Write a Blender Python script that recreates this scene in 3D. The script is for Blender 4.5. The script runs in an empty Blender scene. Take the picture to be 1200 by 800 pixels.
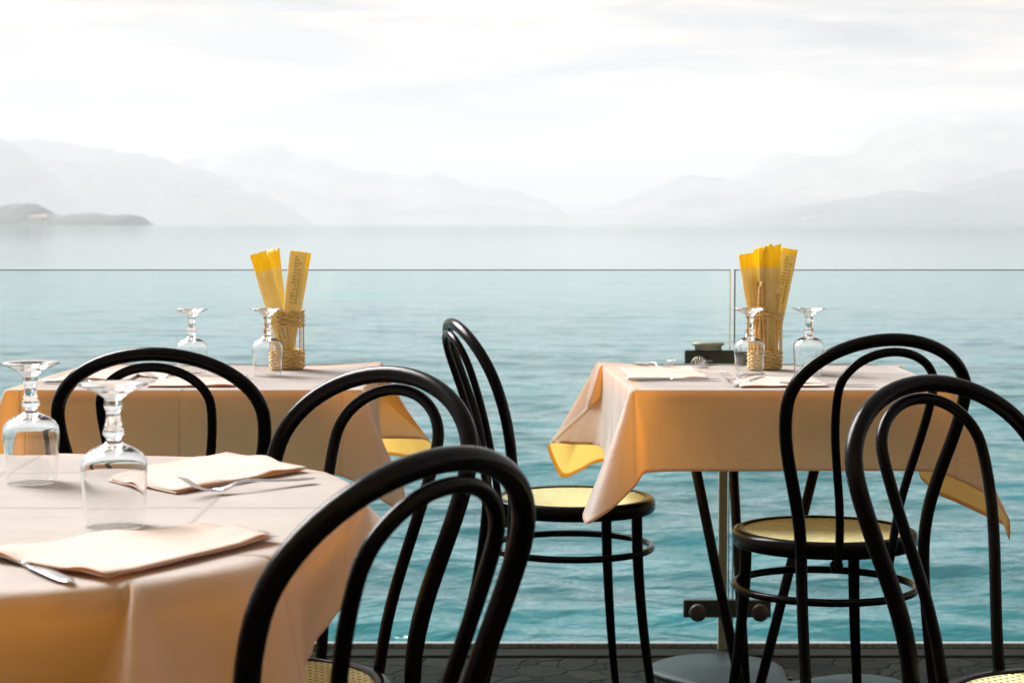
import bpy, bmesh, math, random
from mathutils import Vector, Matrix, noise
R = math.radians
random.seed(7)
sc = bpy.context.scene
COL = sc.collection

# ------------------------------------------------------------------ camera
CAM_H = 1.092; FPX = 2250.0; PITCH = math.atan(138/FPX)
cam_d = bpy.data.cameras.new("camera"); cam = bpy.data.objects.new("camera", cam_d); COL.objects.link(cam)
cam.location = (0, 0, CAM_H); cam.rotation_euler = (R(90)-PITCH, 0, 0)
cam_d.sensor_width = 36; cam_d.lens = 36*FPX/1200
cam_d.clip_start = 0.05; cam_d.clip_end = 60000
cam_d.dof.use_dof = True; cam_d.dof.focus_distance = 3.3; cam_d.dof.aperture_fstop = 11.5
sc.camera = cam

# ------------------------------------------------------------------ helpers
def tag(o, label=None, cat=None, group=None, kind=None):
    if label: o['label'] = label
    if cat: o['category'] = cat
    if group: o['group'] = group
    if kind: o['kind'] = kind
    return o

def empty(name, loc, label, cat, group=None, rz=0):
    o = bpy.data.objects.new(name, None); COL.objects.link(o)
    o.location = loc; o.rotation_euler = (0, 0, rz); o.empty_display_size = .05
    return tag(o, label, cat, group)

def obj(name, bm, mat, parent=None, smooth=True, loc=None):
    me = bpy.data.meshes.new(name)
    bm.normal_update(); bm.to_mesh(me); bm.free()
    if mat is not None:
        for m in (mat if isinstance(mat, (list, tuple)) else [mat]): me.materials.append(m)
    if smooth:
        me.polygons.foreach_set('use_smooth', [True]*len(me.polygons))
    o = bpy.data.objects.new(name, me); COL.objects.link(o)
    if parent: o.parent = parent
    if loc: o.location = loc
    return o

def subd(o, n=1):
    m = o.modifiers.new('subdivision', 'SUBSURF'); m.levels = n; m.render_levels = n; return o

def bev(o, w=.002, n=2):
    m = o.modifiers.new('bevel', 'BEVEL'); m.width = w; m.segments = n; m.limit_method = 'ANGLE'; m.angle_limit = R(40); return o

def catmull(pts, n, closed=False):
    P = [Vector(p) for p in pts]; out = []; m = len(P)
    segs = m if closed else m-1
    for i in range(segs):
        if closed: a, b, c, d = P[(i-1) % m], P[i], P[(i+1) % m], P[(i+2) % m]
        else: a, b, c, d = P[max(i-1, 0)], P[i], P[i+1], P[min(i+2, m-1)]
        for k in range(n):
            t = k/n
            out.append(.5*((2*b)+(c-a)*t+(2*a-5*b+4*c-d)*t*t+(3*b-a-3*c+d)*t**3))
    if not closed: out.append(P[-1])
    return out

def tube(bm, pts, rad, seg=12, closed=False, cap=True, flat=1.0):
    """sweep a round section along pts (parallel transport)"""
    P = [Vector(p) for p in pts]; n = len(P)
    rr = rad if callable(rad) else (lambda t: rad)
    rings = []; up = None
    for i in range(n):
        if closed: tan = P[(i+1) % n]-P[(i-1) % n]
        else: tan = P[min(i+1, n-1)]-P[max(i-1, 0)]
        if tan.length < 1e-9: tan = Vector((0, 0, 1))
        tan.normalize()
        if up is None:
            up = Vector((0, 0, 1)) if abs(tan.z) < .9 else Vector((0, 1, 0))
        up = (up-tan*up.dot(tan))
        if up.length < 1e-6: up = tan.orthogonal()
        up.normalize(); s = tan.cross(up)
        r = rr(i/max(n-1, 1))
        rings.append([bm.verts.new(P[i]+up*(math.cos(a)*r*flat)+s*(math.sin(a)*r)) for a in [2*math.pi*k/seg for k in range(seg)]])
    for i in range(n if closed else n-1):
        A, B = rings[i], rings[(i+1) % n]
        for k in range(seg):
            bm.faces.new((A[k], A[(k+1) % seg], B[(k+1) % seg], B[k]))
    if cap and not closed:
        bm.faces.new(rings[0][::-1]); bm.faces.new(rings[-1])

def lathe(bm, prof, seg=40, c=(0, 0, 0), close=False):
    rings = []
    for r, z in prof:
        if r < 1e-6: rings.append([bm.verts.new((c[0], c[1], c[2]+z))])
        else: rings.append([bm.verts.new((c[0]+r*math.cos(2*math.pi*k/seg), c[1]+r*math.sin(2*math.pi*k/seg), c[2]+z)) for k in range(seg)])
    m = len(rings)
    for i in range(m if close else m-1):
        A, B = rings[i], rings[(i+1) % m]
        for k in range(seg):
            k2 = (k+1) % seg
            if len(A) == 1 and len(B) == 1: continue
            if len(A) == 1: bm.faces.new((A[0], B[k2], B[k]))
            elif len(B) == 1: bm.faces.new((A[k], A[k2], B[0]))
            else: bm.faces.new((A[k], A[k2], B[k2], B[k]))

def box(bm, x0, x1, y0, y1, z0, z1):
    v = [bm.verts.new(p) for p in ((x0,y0,z0),(x1,y0,z0),(x1,y1,z0),(x0,y1,z0),(x0,y0,z1),(x1,y0,z1),(x1,y1,z1),(x0,y1,z1))]
    for f in ((0,3,2,1),(4,5,6,7),(0,1,5,4),(1,2,6,5),(2,3,7,6),(3,0,4,7)): bm.faces.new([v[i] for i in f])

# ------------------------------------------------------------------ materials
def mat(name):
    m = bpy.data.materials.new(name); m.use_nodes = True
    nt = m.node_tree; nt.nodes.clear()
    out = nt.nodes.new('ShaderNodeOutputMaterial')
    return m, nt, out
def nd(nt, t, **kw):
    n = nt.nodes.new(t)
    for k, v in kw.items():
        if k in n.inputs: n.inputs[k].default_value = v
        else: setattr(n, k, v)
    return n
def mth(nt, op, a, b=None, c=None):
    n = nt.nodes.new('ShaderNodeMath'); n.operation = op
    for i, v in enumerate((a, b, c)):
        if v is None: continue
        if isinstance(v, (int, float)): n.inputs[i].default_value = v
        else: nt.links.new(v, n.inputs[i])
    return n.outputs[0]
def ramp(nt, fac, stops):
    n = nt.nodes.new('ShaderNodeValToRGB'); e = n.color_ramp.elements
    while len(e) < len(stops): e.new(.5)
    for i, (p, c) in enumerate(stops): e[i].position = p; e[i].color = (*c, 1) if len(c) == 3 else c
    nt.links.new(fac, n.inputs[0]); return n.outputs[0]
def noise_n(nt, vec, scale, detail=4, rough=.55, dist=0):
    n = nd(nt, 'ShaderNodeTexNoise', Scale=scale, Detail=detail, Roughness=rough, Distortion=dist)
    if vec is not None: nt.links.new(vec, n.inputs['Vector'])
    return n.outputs['Fac']
def mapping(nt, vec, scale=(1,1,1), loc=(0,0,0), rot=(0,0,0)):
    n = nt.nodes.new('ShaderNodeMapping'); n.inputs['Scale'].default_value = scale; n.inputs['Location'].default_value = loc; n.inputs['Rotation'].default_value = rot
    nt.links.new(vec, n.inputs['Vector']); return n.outputs[0]
def bump(nt, h, strength, dist, prev=None):
    n = nd(nt, 'ShaderNodeBump', Strength=strength, Distance=dist)
    nt.links.new(h, n.inputs['Height'])
    if prev is not None: nt.links.new(prev, n.inputs['Normal'])
    return n.outputs[0]

def simple(name, col, rough=.5, metal=0, nscale=30, var=.15, bstr=.15, bdist=.001, coat=0, spec=.5, object_coords=True):
    m, nt, out = mat(name)
    tc = nt.nodes.new('ShaderNodeTexCoord'); v = tc.outputs['Object']
    f = noise_n(nt, v, nscale)
    c = ramp(nt, f, [(.25, tuple(x*(1-var) for x in col)), (.75, tuple(min(1, x*(1+var)) for x in col))])
    p = nd(nt, 'ShaderNodeBsdfPrincipled', Roughness=rough, Metallic=metal)
    p.inputs['Coat Weight'].default_value = coat; p.inputs['Coat Roughness'].default_value = .12
    p.inputs['Specular IOR Level'].default_value = spec
    nt.links.new(c, p.inputs['Base Color'])
    rg = mth(nt, 'MULTIPLY_ADD', f, .2, rough-.1)
    nt.links.new(rg, p.inputs['Roughness'])
    if bstr: nt.links.new(bump(nt, f, bstr, bdist), p.inputs['Normal'])
    nt.links.new(p.outputs[0], out.inputs[0])
    return m

M = {}
M['lacquer'] = simple('black_lacquer', (.004, .004, .0045), .22, nscale=14, var=.3, bstr=.12, bdist=.0005, coat=.0, spec=.08)
M['steel'] = simple('steel', (.62, .63, .64), .22, metal=1, nscale=60, var=.06, bstr=.05, bdist=.0002)
M['dark_metal'] = simple('dark_green_metal', (.035, .05, .045), .45, nscale=40, var=.2, bstr=.1)
M['pale_metal'] = simple('pale_metal', (.36, .40, .33), .4, metal=.3, nscale=30, var=.12, bstr=.1)
M['cap_metal'] = simple('cap_metal', (.30, .32, .24), .45, metal=.2, nscale=30, var=.2, bstr=.1)
M['knob_metal'] = simple('knob_metal', (.05, .045, .04), .5, nscale=50, var=.3)
M['plate'] = simple('cast_plate', (.028, .042, .05), .5, metal=0, nscale=22, var=.45, bstr=.5, bdist=.001, spec=.14)
M['black_iron'] = simple('black_iron', (.006, .006, .006), .4, nscale=40, var=.3, spec=.15)
M['board'] = simple('tabletop_board', (.07, .06, .05), .6)
M['joint'] = simple('glass_edge', (.05, .09, .07), .25, nscale=8, var=.2, bstr=0)

def cloth_mat(name, base, trans, tw=.35, crease=.33):
    m, nt, out = mat(name)
    tc = nt.nodes.new('ShaderNodeTexCoord'); v = tc.outputs['Object']
    sep = nt.nodes.new('ShaderNodeSeparateXYZ'); nt.links.new(v, sep.inputs[0])
    def line(o):
        a = mth(nt, 'PINGPONG', mth(nt, 'ADD', o, 10*crease*2), crease/2) if False else mth(nt, 'ABSOLUTE', mth(nt, 'SUBTRACT', mth(nt, 'FRACT', mth(nt, 'ADD', mth(nt, 'DIVIDE', o, crease), 100.5)), .5))
        a = mth(nt, 'MULTIPLY', a, crease)
        return mth(nt, 'SUBTRACT', 1, mth(nt, 'MINIMUM', mth(nt, 'DIVIDE', a, .006), 1))
    ln = mth(nt, 'MAXIMUM', line(sep.outputs[0]), line(sep.outputs[1]))
    big = noise_n(nt, v, 9, 3, .5, .4)
    weave = noise_n(nt, v, 900, 2)
    wr = noise_n(nt, mapping(nt, v, (1, 1, 3)), 28, 4, .6)
    c = ramp(nt, big, [(.3, tuple(x*.94 for x in base)), (.7, tuple(min(1, x*1.05) for x in base))])
    n1 = bump(nt, ln, .9, .0032) if crease < 5 else None
    n2 = bump(nt, big, .5, .012, n1); n3 = bump(nt, wr, .35, .002, n2); n4 = bump(nt, weave, .25, .0004, n3)
    p = nd(nt, 'ShaderNodeBsdfPrincipled', Roughness=.85)
    p.inputs['Specular IOR Level'].default_value = .25
    p.inputs['Sheen Weight'].default_value = .6; p.inputs['Sheen Roughness'].default_value = .35
    nt.links.new(c, p.inputs['Base Color']); nt.links.new(n4, p.inputs['Normal'])
    t = nd(nt, 'ShaderNodeBsdfTranslucent'); t.inputs['Color'].default_value = (*trans, 1); nt.links.new(n4, t.inputs['Normal'])
    mx = nd(nt, 'ShaderNodeMixShader'); mx.inputs[0].default_value = tw
    nt.links.new(p.outputs[0], mx.inputs[1]); nt.links.new(t.outputs[0], mx.inputs[2]); nt.links.new(mx.outputs[0], out.inputs[0])
    return m
M['cloth'] = cloth_mat('peach_tablecloth', (.82, .79, .765), (1.0, .59, .13), .58)
M['napkin'] = cloth_mat('peach_napkin', (.70, .665, .63), (1.0, .58, .14), .38, crease=9)

# cane
m, nt, out = mat('cane'); tc = nt.nodes.new('ShaderNodeTexCoord')
v = tc.outputs['Object']
w = nd(nt, 'ShaderNodeTexWave', Scale=110.0, Distortion=1.5, Detail=2.0); nt.links.new(v, w.inputs['Vector'])
f = noise_n(nt, v, 60)
c = ramp(nt, f, [(.2, (.66, .60, .24)), (.8, (.86, .80, .46))])
p = nd(nt, 'ShaderNodeBsdfPrincipled', Roughness=.45); nt.links.new(c, p.inputs['Base Color'])
nt.links.new(bump(nt, w.outputs['Fac'], .6, .001), p.inputs['Normal'])
t = nd(nt, 'ShaderNodeBsdfTranslucent'); t.inputs['Color'].default_value = (.8, .7, .35, 1)
mx = nd(nt, 'ShaderNodeMixShader'); mx.inputs[0].default_value = .2
nt.links.new(p.outputs[0], mx.inputs[1]); nt.links.new(t.outputs[0], mx.inputs[2]); nt.links.new(mx.outputs[0], out.inputs[0])
M['cane'] = m

# drinking glass
m, nt, out = mat('clear_glass')
p = nd(nt, 'ShaderNodeBsdfGlass', Roughness=.0, IOR=1.48); p.inputs['Color'].default_value = (.985, .99, .99, 1)
nt.links.new(p.outputs[0], out.inputs[0]); M['glass'] = m

# balustrade glass: tinted sheet that lets light through, with a fresnel reflection and faint water marks
m, nt, out = mat('tinted_pane')
tc = nt.nodes.new('ShaderNodeTexCoord')
sm = noise_n(nt, mapping(nt, tc.outputs['Object'], (5, 5, .8)), 1.6, 5, .6, .5)
tr = nd(nt, 'ShaderNodeBsdfTransparent')
c = ramp(nt, sm, [(.3, (.90, .962, .96)), (.75, (.93, .975, .972))])
nt.links.new(c, tr.inputs['Color'])
gl = nd(nt, 'ShaderNodeBsdfGlossy', Roughness=.02); gl.inputs['Color'].default_value = (1, 1, 1, 1)
df = nd(nt, 'ShaderNodeBsdfTranslucent'); df.inputs['Color'].default_value = (.85, .95, .95, 1)
fr = nd(nt, 'ShaderNodeFresnel', IOR=1.45)
mx = nd(nt, 'ShaderNodeMixShader'); nt.links.new(mth(nt, 'MULTIPLY', fr.outputs[0], .4), mx.inputs[0])
nt.links.new(tr.outputs[0], mx.inputs[1]); nt.links.new(gl.outputs[0], mx.inputs[2])
mx2 = nd(nt, 'ShaderNodeMixShader'); mx2.inputs[0].default_value = .012
nt.links.new(mx.outputs[0], mx2.inputs[1]); nt.links.new(df.outputs[0], mx2.inputs[2]); nt.links.new(mx2.outputs[0], out.inputs[0])
M['pane'] = m

# wicker
m, nt, out = mat('wicker'); tc = nt.nodes.new('ShaderNodeTexCoord')
f = noise_n(nt, tc.outputs['Object'], 120, 4)
c = ramp(nt, f, [(.25, (.50, .30, .08)), (.75, (.88, .66, .28))])
p = nd(nt, 'ShaderNodeBsdfPrincipled', Roughness=.5); nt.links.new(c, p.inputs['Base Color'])
nt.links.new(p.outputs[0], out.inputs[0]); M['wicker'] = m
M['bread'] = simple('breadstick', (.66, .40, .13), .7, nscale=90, var=.35, bstr=.4, bdist=.001)

# paper packet: yellow head, translucent buff sleeve, rows of faint print too small to read
def packet_mat(name, z_yellow, printed):
    m, nt, out = mat(name); tc = nt.nodes.new('ShaderNodeTexCoord')
    v = tc.outputs['Object']; sep = nt.nodes.new('ShaderNodeSeparateXYZ'); nt.links.new(v, sep.inputs[0])
    f = noise_n(nt, mapping(nt, v, (1, 1, .3)), 70, 4)
    buff = ramp(nt, f, [(.25, (.80, .62, .19)), (.75, (.93, .79, .40))])
    yel = ramp(nt, f, [(.25, (1.0, .68, .01)), (.75, (1.0, .80, .03))])
    edge = mth(nt, 'GREATER_THAN', mth(nt, 'ADD', sep.outputs[2], mth(nt, 'MULTIPLY', f, .008)), z_yellow+.004)
    low = mth(nt, 'LESS_THAN', sep.outputs[2], .045)
    edge = mth(nt, 'MAXIMUM', edge, mth(nt, 'MULTIPLY', low, .6))
    mx = nd(nt, 'ShaderNodeMix', data_type='RGBA')
    nt.links.new(edge, mx.inputs[0]); nt.links.new(buff, mx.inputs[6]); nt.links.new(yel, mx.inputs[7])
    col = mx.outputs[2]
    if printed:
        # two columns of print running up the sleeve
        rows = mth(nt, 'GREATER_THAN', mth(nt, 'FRACT', mth(nt, 'MULTIPLY', sep.outputs[2], 130)), .35)
        wobble = mth(nt, 'GREATER_THAN', noise_n(nt, mapping(nt, v, (60, 60, 110)), 1.0, 1), .43)
        c1 = mth(nt, 'LESS_THAN', mth(nt, 'ABSOLUTE', mth(nt, 'SUBTRACT', sep.outputs[0], -.001)), .0055)
        c2 = mth(nt, 'LESS_THAN', mth(nt, 'ABSOLUTE', mth(nt, 'SUBTRACT', sep.outputs[0], .009)), .0025)
        cc = mth(nt, 'MAXIMUM', c1, c2)
        zz = mth(nt, 'MULTIPLY', mth(nt, 'GREATER_THAN', sep.outputs[2], .15), mth(nt, 'LESS_THAN', sep.outputs[2], z_yellow-.008))
        k = mth(nt, 'MULTIPLY', mth(nt, 'MULTIPLY', mth(nt, 'MULTIPLY', rows, wobble), mth(nt, 'MULTIPLY', cc, zz)), .45)
        mx3 = nd(nt, 'ShaderNodeMix', data_type='RGBA'); nt.links.new(k, mx3.inputs[0]); nt.links.new(col, mx3.inputs[6]); mx3.inputs[7].default_value = (.12, .10, .06, 1)
        col = mx3.outputs[2]
    p = nd(nt, 'ShaderNodeBsdfPrincipled', Roughness=.45); nt.links.new(col, p.inputs['Base Color'])
    nt.links.new(bump(nt, noise_n(nt, v, 60, 4), .7, .002), p.inputs['Normal'])
    t = nd(nt, 'ShaderNodeBsdfTranslucent'); nt.links.new(col, t.inputs['Color'])
    ms = nd(nt, 'ShaderNodeMixShader'); ms.inputs[0].default_value = .34
    nt.links.new(p.outputs[0], ms.inputs[1]); nt.links.new(t.outputs[0], ms.inputs[2]); nt.links.new(ms.outputs[0], out.inputs[0])
    return m
M['pkt_plain'] = packet_mat('packet_paper', .232, False)
M['pkt_print'] = packet_mat('packet_paper_printed', .268, True)

# paving
m, nt, out = mat('stone_paving'); tc = nt.nodes.new('ShaderNodeTexCoord'); v = tc.outputs['Object']
warp = nd(nt, 'ShaderNodeTexNoise', Scale=3.0, Detail=3.0); nt.links.new(v, warp.inputs['Vector'])
va = nd(nt, 'ShaderNodeVectorMath', operation='MULTIPLY_ADD'); nt.links.new(warp.outputs['Color'], va.inputs[0]); va.inputs[1].default_value = (.12, .12, .12); nt.links.new(v, va.inputs[2])
vo = nd(nt, 'ShaderNodeTexVoronoi', Scale=11.0, feature='DISTANCE_TO_EDGE'); nt.links.new(va.outputs[0], vo.inputs['Vector'])
vc = nd(nt, 'ShaderNodeTexVoronoi', Scale=11.0); nt.links.new(va.outputs[0], vc.inputs['Vector'])
gap = ramp(nt, vo.outputs['Distance'], [(0, (0, 0, 0)), (.06, (1, 1, 1))])
cellv = nt.nodes.new('ShaderNodeSeparateColor'); nt.links.new(vc.outputs['Color'], cellv.inputs[0])
f = noise_n(nt, v, 40, 6, .7)
base = ramp(nt, mth(nt, 'ADD', mth(nt, 'MULTIPLY', f, .6), mth(nt, 'MULTIPLY', cellv.outputs[0], .4)), [(.25, (.006, .0065, .005)), (.75, (.022, .022, .016))])
mx = nd(nt, 'ShaderNodeMix', data_type='RGBA', blend_type='MULTIPLY'); mx.inputs[0].default_value = .7
nt.links.new(base, mx.inputs[6]); nt.links.new(gap, mx.inputs[7])
p = nd(nt, 'ShaderNodeBsdfPrincipled', Roughness=.85); p.inputs['Specular IOR Level'].default_value = .12; nt.links.new(mx.outputs[2], p.inputs['Base Color'])
nt.links.new(bump(nt, gap, .6, .008, bump(nt, f, .6, .004)), p.inputs['Normal']); nt.links.new(p.outputs[0], out.inputs[0])
M['paving'] = m
M['kerb'] = simple('kerb_stone', (.020, .021, .016), .9, nscale=60, var=.45, bstr=.6, bdist=.003, spec=.12)
M['quay'] = simple('quay_stone', (.17, .16, .13), .85, nscale=6, var=.4, bstr=.8, bdist=.02)
M['channel'] = simple('channel_sealant', (.22, .24, .24), .5, nscale=120, var=.5, bstr=.5, bdist=.002)

# water
m, nt, out = mat('lake_water'); tc = nt.nodes.new('ShaderNodeTexCoord'); v = tc.outputs['Object']
n1 = noise_n(nt, mapping(nt, v, (1.0, 1.5, 1)), 1.9, 4, .5, .3)
n2 = noise_n(nt, mapping(nt, v, (1.0, 1.4, 1)), 7, 3, .5, .3)
n0 = noise_n(nt, mapping(nt, v, (.25, .9, 1)), .35, 4, .6)
sy = nt.nodes.new('ShaderNodeSeparateXYZ'); nt.links.new(v, sy.inputs[0])
calm = mth(nt, 'DIVIDE', 1, mth(nt, 'ADD', 1, mth(nt, 'POWER', mth(nt, 'DIVIDE', mth(nt, 'MAXIMUM', sy.outputs[1], 0), 17), 1.5)))      # calmer offshore
b = bump(nt, n1, .4, .16); nt.links.new(mth(nt, 'MULTIPLY', calm, .95), b.node.inputs['Strength'])
b = bump(nt, n2, .15, .022, b); nt.links.new(mth(nt, 'MULTIPLY', calm, .3), b.node.inputs['Strength'])
b = bump(nt, n0, .4, .5, b); nt.links.new(mth(nt, 'MULTIPLY', calm, .4), b.node.inputs['Strength'])
c = ramp(nt, n0, [(.3, (.0002, .06, .075)), (.7, (.0004, .13, .15))])
p = nd(nt, 'ShaderNodeBsdfPrincipled', Roughness=.055, IOR=1.30); nt.links.new(c, p.inputs['Base Color']); nt.links.new(b, p.inputs['Normal'])
nt.links.new(p.outputs[0], out.inputs[0]); M['water'] = m

# mountains
def hill_mat(name, dark, light):
    m, nt, out = mat(name); tc = nt.nodes.new('ShaderNodeTexCoord'); v = tc.outputs['Object']
    f = noise_n(nt, v, .0022, 7, .6); 
    c = ramp(nt, f, [(.35, dark), (.6, light)])
    p = nd(nt, 'ShaderNodeBsdfPrincipled', Roughness=.95); nt.links.new(c, p.inputs['Base Color'])
    p.inputs['Specular IOR Level'].default_value = .1
    nt.links.new(p.outputs[0], out.inputs[0]); return m
M['hill'] = hill_mat('wooded_hill', (.03, .045, .04), (.09, .11, .09))
M['rock'] = hill_mat('rocky_mountain', (.06, .075, .06), (.26, .25, .22))
M['house_wall'] = simple('rendered_wall', (.75, .68, .55), .8, nscale=.5, bstr=0)
M['house_roof'] = simple('tiled_roof', (.34, .26, .20), .8, nscale=.5, bstr=0)
M['leaf'] = simple('leaf', (.25, .32, .04), .5, nscale=40, var=.3)

# ------------------------------------------------------------------ setting
WATER_Z = -1.5
GLASS_Y = 4.885
bm = bmesh.new(); box(bm, -7, 7, -5, GLASS_Y-.10, -.30, 0.0)
tag(obj('floor', bm, M['paving'], smooth=False), kind='structure')
bm = bmesh.new(); box(bm, -7, 7, GLASS_Y-.098, GLASS_Y+.03, -.30, .006)
k = bev(obj('kerb', bm, M['kerb'], smooth=False), .006); tag(k, kind='structure')
bm = bmesh.new(); box(bm, -7.2, 7.2, -5.2, GLASS_Y+.026, -4, -.302)
tag(obj('quay_base', bm, M['quay'], smooth=False), kind='structure')

# water sheet, cells grow with distance, displaced by summed waves
waves = []
rw = random.Random(3)
for i in range(46):
    L = .28*(1.115**i)*.9
    a = rw.gauss(math.pi/2-.15, .55)
    waves.append((2*math.pi/L*math.cos(a), 2*math.pi/L*math.sin(a), rw.random()*6.28, min(.0085*L**.8, .013)*(.4 if L < .4 else 1), L))
def wave_h(x, y, cell):
    h = 0
    for kx, ky, ph, A, L in waves:
        if L < cell*2.5: continue
        fade = min(1, (L/cell-2.5)/2)
        h += A*fade*math.sin(kx*x+ky*y+ph+.6*math.sin(.31*kx*x+ph*2))
    return h
me = bpy.data.meshes.new('water')
rows = []; y = 3.0
ys = []
while y < 26000:
    ys.append(y); y += max(.045, .0045*y if y < 60 else .02*y if y < 600 else .06*y)
NX = 300
verts = []; faces = []
for y in ys:
    half = 2.5+y*.42 if y < 2000 else y*.9+400
    cell = max(2*half/NX, .045)
    for i in range(NX+1):
        x = -half+2*half*i/NX
        z = wave_h(x, y, cell)/(1+(y/26)**1.4) if y < 300 else 0
        verts.append((x, y, z))
for j in range(len(ys)-1):
    for i in range(NX):
        a = j*(NX+1)+i
        faces.append((a, a+1, a+NX+2, a+NX+1))
me.from_pydata(verts, [], faces); me.polygons.foreach_set('use_smooth', [True]*len(faces)); me.materials.append(M['water'])
wo = bpy.data.objects.new('water', me); COL.objects.link(wo); wo.location = (0, 0, WATER_Z); tag(wo, kind='structure')

# mountain ranges: ridge outline given as azimuth/elevation in the scene, built as real terrain with depth
def ridge(name, pts, dist, depth, m, seed, gully=.08, base=262):
    xs = [(px-600)/FPX*dist for px, py in pts]; hs = [max(0, (base-py))/FPX*dist for px, py in pts]
    nu, nv = 340, 36
    def H(x):
        for i in range(len(xs)-1):
            if xs[i] <= x <= xs[i+1]:
                t = (x-xs[i])/(xs[i+1]-xs[i]); t = t*t*(3-2*t)*.5+t*.5
                return hs[i]*(1-t)+hs[i+1]*t
        return 0
    me = bpy.data.meshes.new(name); V = []; Fc = []
    hm = max(hs)
    for j in range(nv+1):
        v = j/nv
        yy = dist+(v-.5)*depth
        prof = math.sin(math.pi*min(1, max(0, v)))**1.1 if j != nv//2 else 1
        for i in range(nu+1):
            x = xs[0]+(xs[-1]-xs[0])*i/nu
            q = Vector((x/dist*9, yy/dist*9, seed))
            n = noise.fractal(q*2.2, 1, 2.1, 6)
            r = 1-abs(noise.noise(q*3.1))*2
            h = H(x+dist*.01*n*(1-prof)); h *= 1+.075*noise.fractal(Vector((x/dist*60, seed, v*2)), .9, 2.1, 6)
            z = h*prof*(1+gully*(n+r*.6)*(1-prof)*1.4)+hm*.012*noise.fractal(q*9, 1, 2, 4)*min(1, h/(hm*.2+1e-6))
            V.append((x, yy, z-3))
    for j in range(nv):
        for i in range(nu):
            a = j*(nu+1)+i; Fc.append((a, a+1, a+nu+2, a+nu+1))
    me.from_pydata(V, [], Fc); me.polygons.foreach_set('use_smooth', [True]*len(Fc)); me.materials.append(m)
    o = bpy.data.objects.new(name, me); COL.objects.link(o); tag(o, kind='structure')
    return o
ridge('mountains', [(-260,170),(-120,140),(-40,140),(0,157),(18,172),(38,192),(70,222),(110,248),(150,262)], 9000, 2600, M['hill'], 1.3)
ridge('mountains', [(-200,190),(-60,160),(0,170),(20,166),(50,163),(90,168),(130,177),(170,180),(200,188),(235,198),(300,225),(380,262)], 10500, 3500, M['hill'], 4.1)
ridge('mountains', [(120,262),(170,225),(205,195),(235,183),(255,186),(272,182),(300,174),(318,171),(335,172),(352,180),(375,185),(400,193),(440,203),(468,207),(490,206),(508,203),(530,209),(556,216),(600,222),(632,231),(650,240),(666,255),(674,262)], 12500, 4500, M['rock'], 8.7)
ridge('mountains', [(640,262),(675,249),(700,243),(740,230),(770,218),(800,208),(838,205),(852,210),(862,208),(880,196),(905,183),(920,180),(940,184),(970,185),(990,180),(1005,165),(1025,155),(1040,151),(1060,146),(1085,141),(1110,138),(1150,139),(1170,142),(1190,148),(1230,156),(1300,180),(1420,262)], 12000, 5000, M['rock'], 12.2)
ridge('mountains', [(850,262),(900,250),(950,238),(1000,232),(1050,222),(1090,226),(1130,214),(1180,200),(1260,190),(1400,215),(1500,262)], 8200, 2600, M['hill'], 15.8)
hd = ridge('headland', [(-140,262),(-60,244),(-20,243),(0,240),(22,236),(40,235),(50,240),(56,247),(70,250),(88,248),(110,247.5),(135,250),(150,248.5),(158,250),(163,256),(171,262)], 3500, 440, M['hill'], 21.5, gully=.05)

# far houses along the two shores
def make_house(w, d, h):
    root = bpy.data.objects.new('house', None); COL.objects.link(root)
    bm = bmesh.new(); box(bm, -w/2, w/2, -d/2, d/2, -6, h)
    obj('wall', bm, M['house_wall'], root, smooth=False)
    bm = bmesh.new()
    a = [bm.verts.new(p) for p in ((-w/2-.6,-d/2-.6,h+.02),(w/2+.6,-d/2-.6,h+.02),(w/2+.6,d/2+.6,h+.02),(-w/2-.6,d/2+.6,h+.02),(-w/2-.6,0,h+3.2),(w/2+.6,0,h+3.2))]
    for q in ((0,1,5,4),(2,3,4,5),(1,2,5),(3,0,4),(3,2,1,0)): bm.faces.new([a[i] for i in q])
    obj('roof', bm, M['house_roof'], root, smooth=False)
    return root
h0 = make_house(20, 14, 9)
def copy_tree(o, parent=None):
    c = o.copy(); COL.objects.link(c); c.parent = parent
    for ch in [q for q in COL.objects if q.parent == o and q != c]: copy_tree(ch, c)
    return c
spots = [(3,254.5,3375),(9,256,3360),(22,255,3370),(32,254,3380),(44,256,3365),(52,255.5,3370),(946,258,7350),(962,256.5,7450),(972,258.5,7300),(1004,257.5,7350),(1041,256,7450),(1070,258,7320),(1082,259,7280),(1122,250,7700)]
rh = random.Random(5)
for i, (px, py, yy) in enumerate(spots):
    h = h0 if i == 0 else copy_tree(h0)
    h.location = ((px-600)/FPX*yy, yy, (262.3-py-2)/FPX*yy-2)
    s = rh.uniform(.8, 1.35)*(1.7 if i > 5 else .72); h.scale = (s, s, s); h.rotation_euler = (0, 0, rh.uniform(-.5, .5))
    if i < 6: tag(h, 'tiny pale house in the village on the dark headland', 'house', 'houses on the left headland')
    else: tag(h, 'tiny pale house low on the hazy far right shore', 'house', 'houses on the right far shore')

# ------------------------------------------------------------------ glass balustrade
XJ = .561
def pane(x0, x1, label):
    t = empty('glass_panel', ((x0+x1)/2, GLASS_Y, .006), label, 'glass panel', None)
    hw = (x1-x0)/2
    bm = bmesh.new(); box(bm, -hw, hw, -.006, .006, .012, .966); obj('pane', bm, M['pane'], t, smooth=False)
    bm = bmesh.new(); box(bm, -hw, hw, -.006, .006, .967, .9693); obj('top_edge', bm, M['joint'], t, smooth=False)
    bm = bmesh.new(); box(bm, -hw-.0031, -hw-.0005, -.006, .006, .012, .9705); obj('side_edge', bm, M['joint'], t, smooth=False)
    bm = bmesh.new(); box(bm, hw+.0005, hw+.0031, -.006, .006, .012, .9705); obj('side_edge', bm, M['steel'], t, smooth=False)
    bm = bmesh.new(); box(bm, -hw, hw, -.013, .013, 0, .011); obj('channel', bm, M['channel'], t, smooth=False)
    return t
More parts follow.
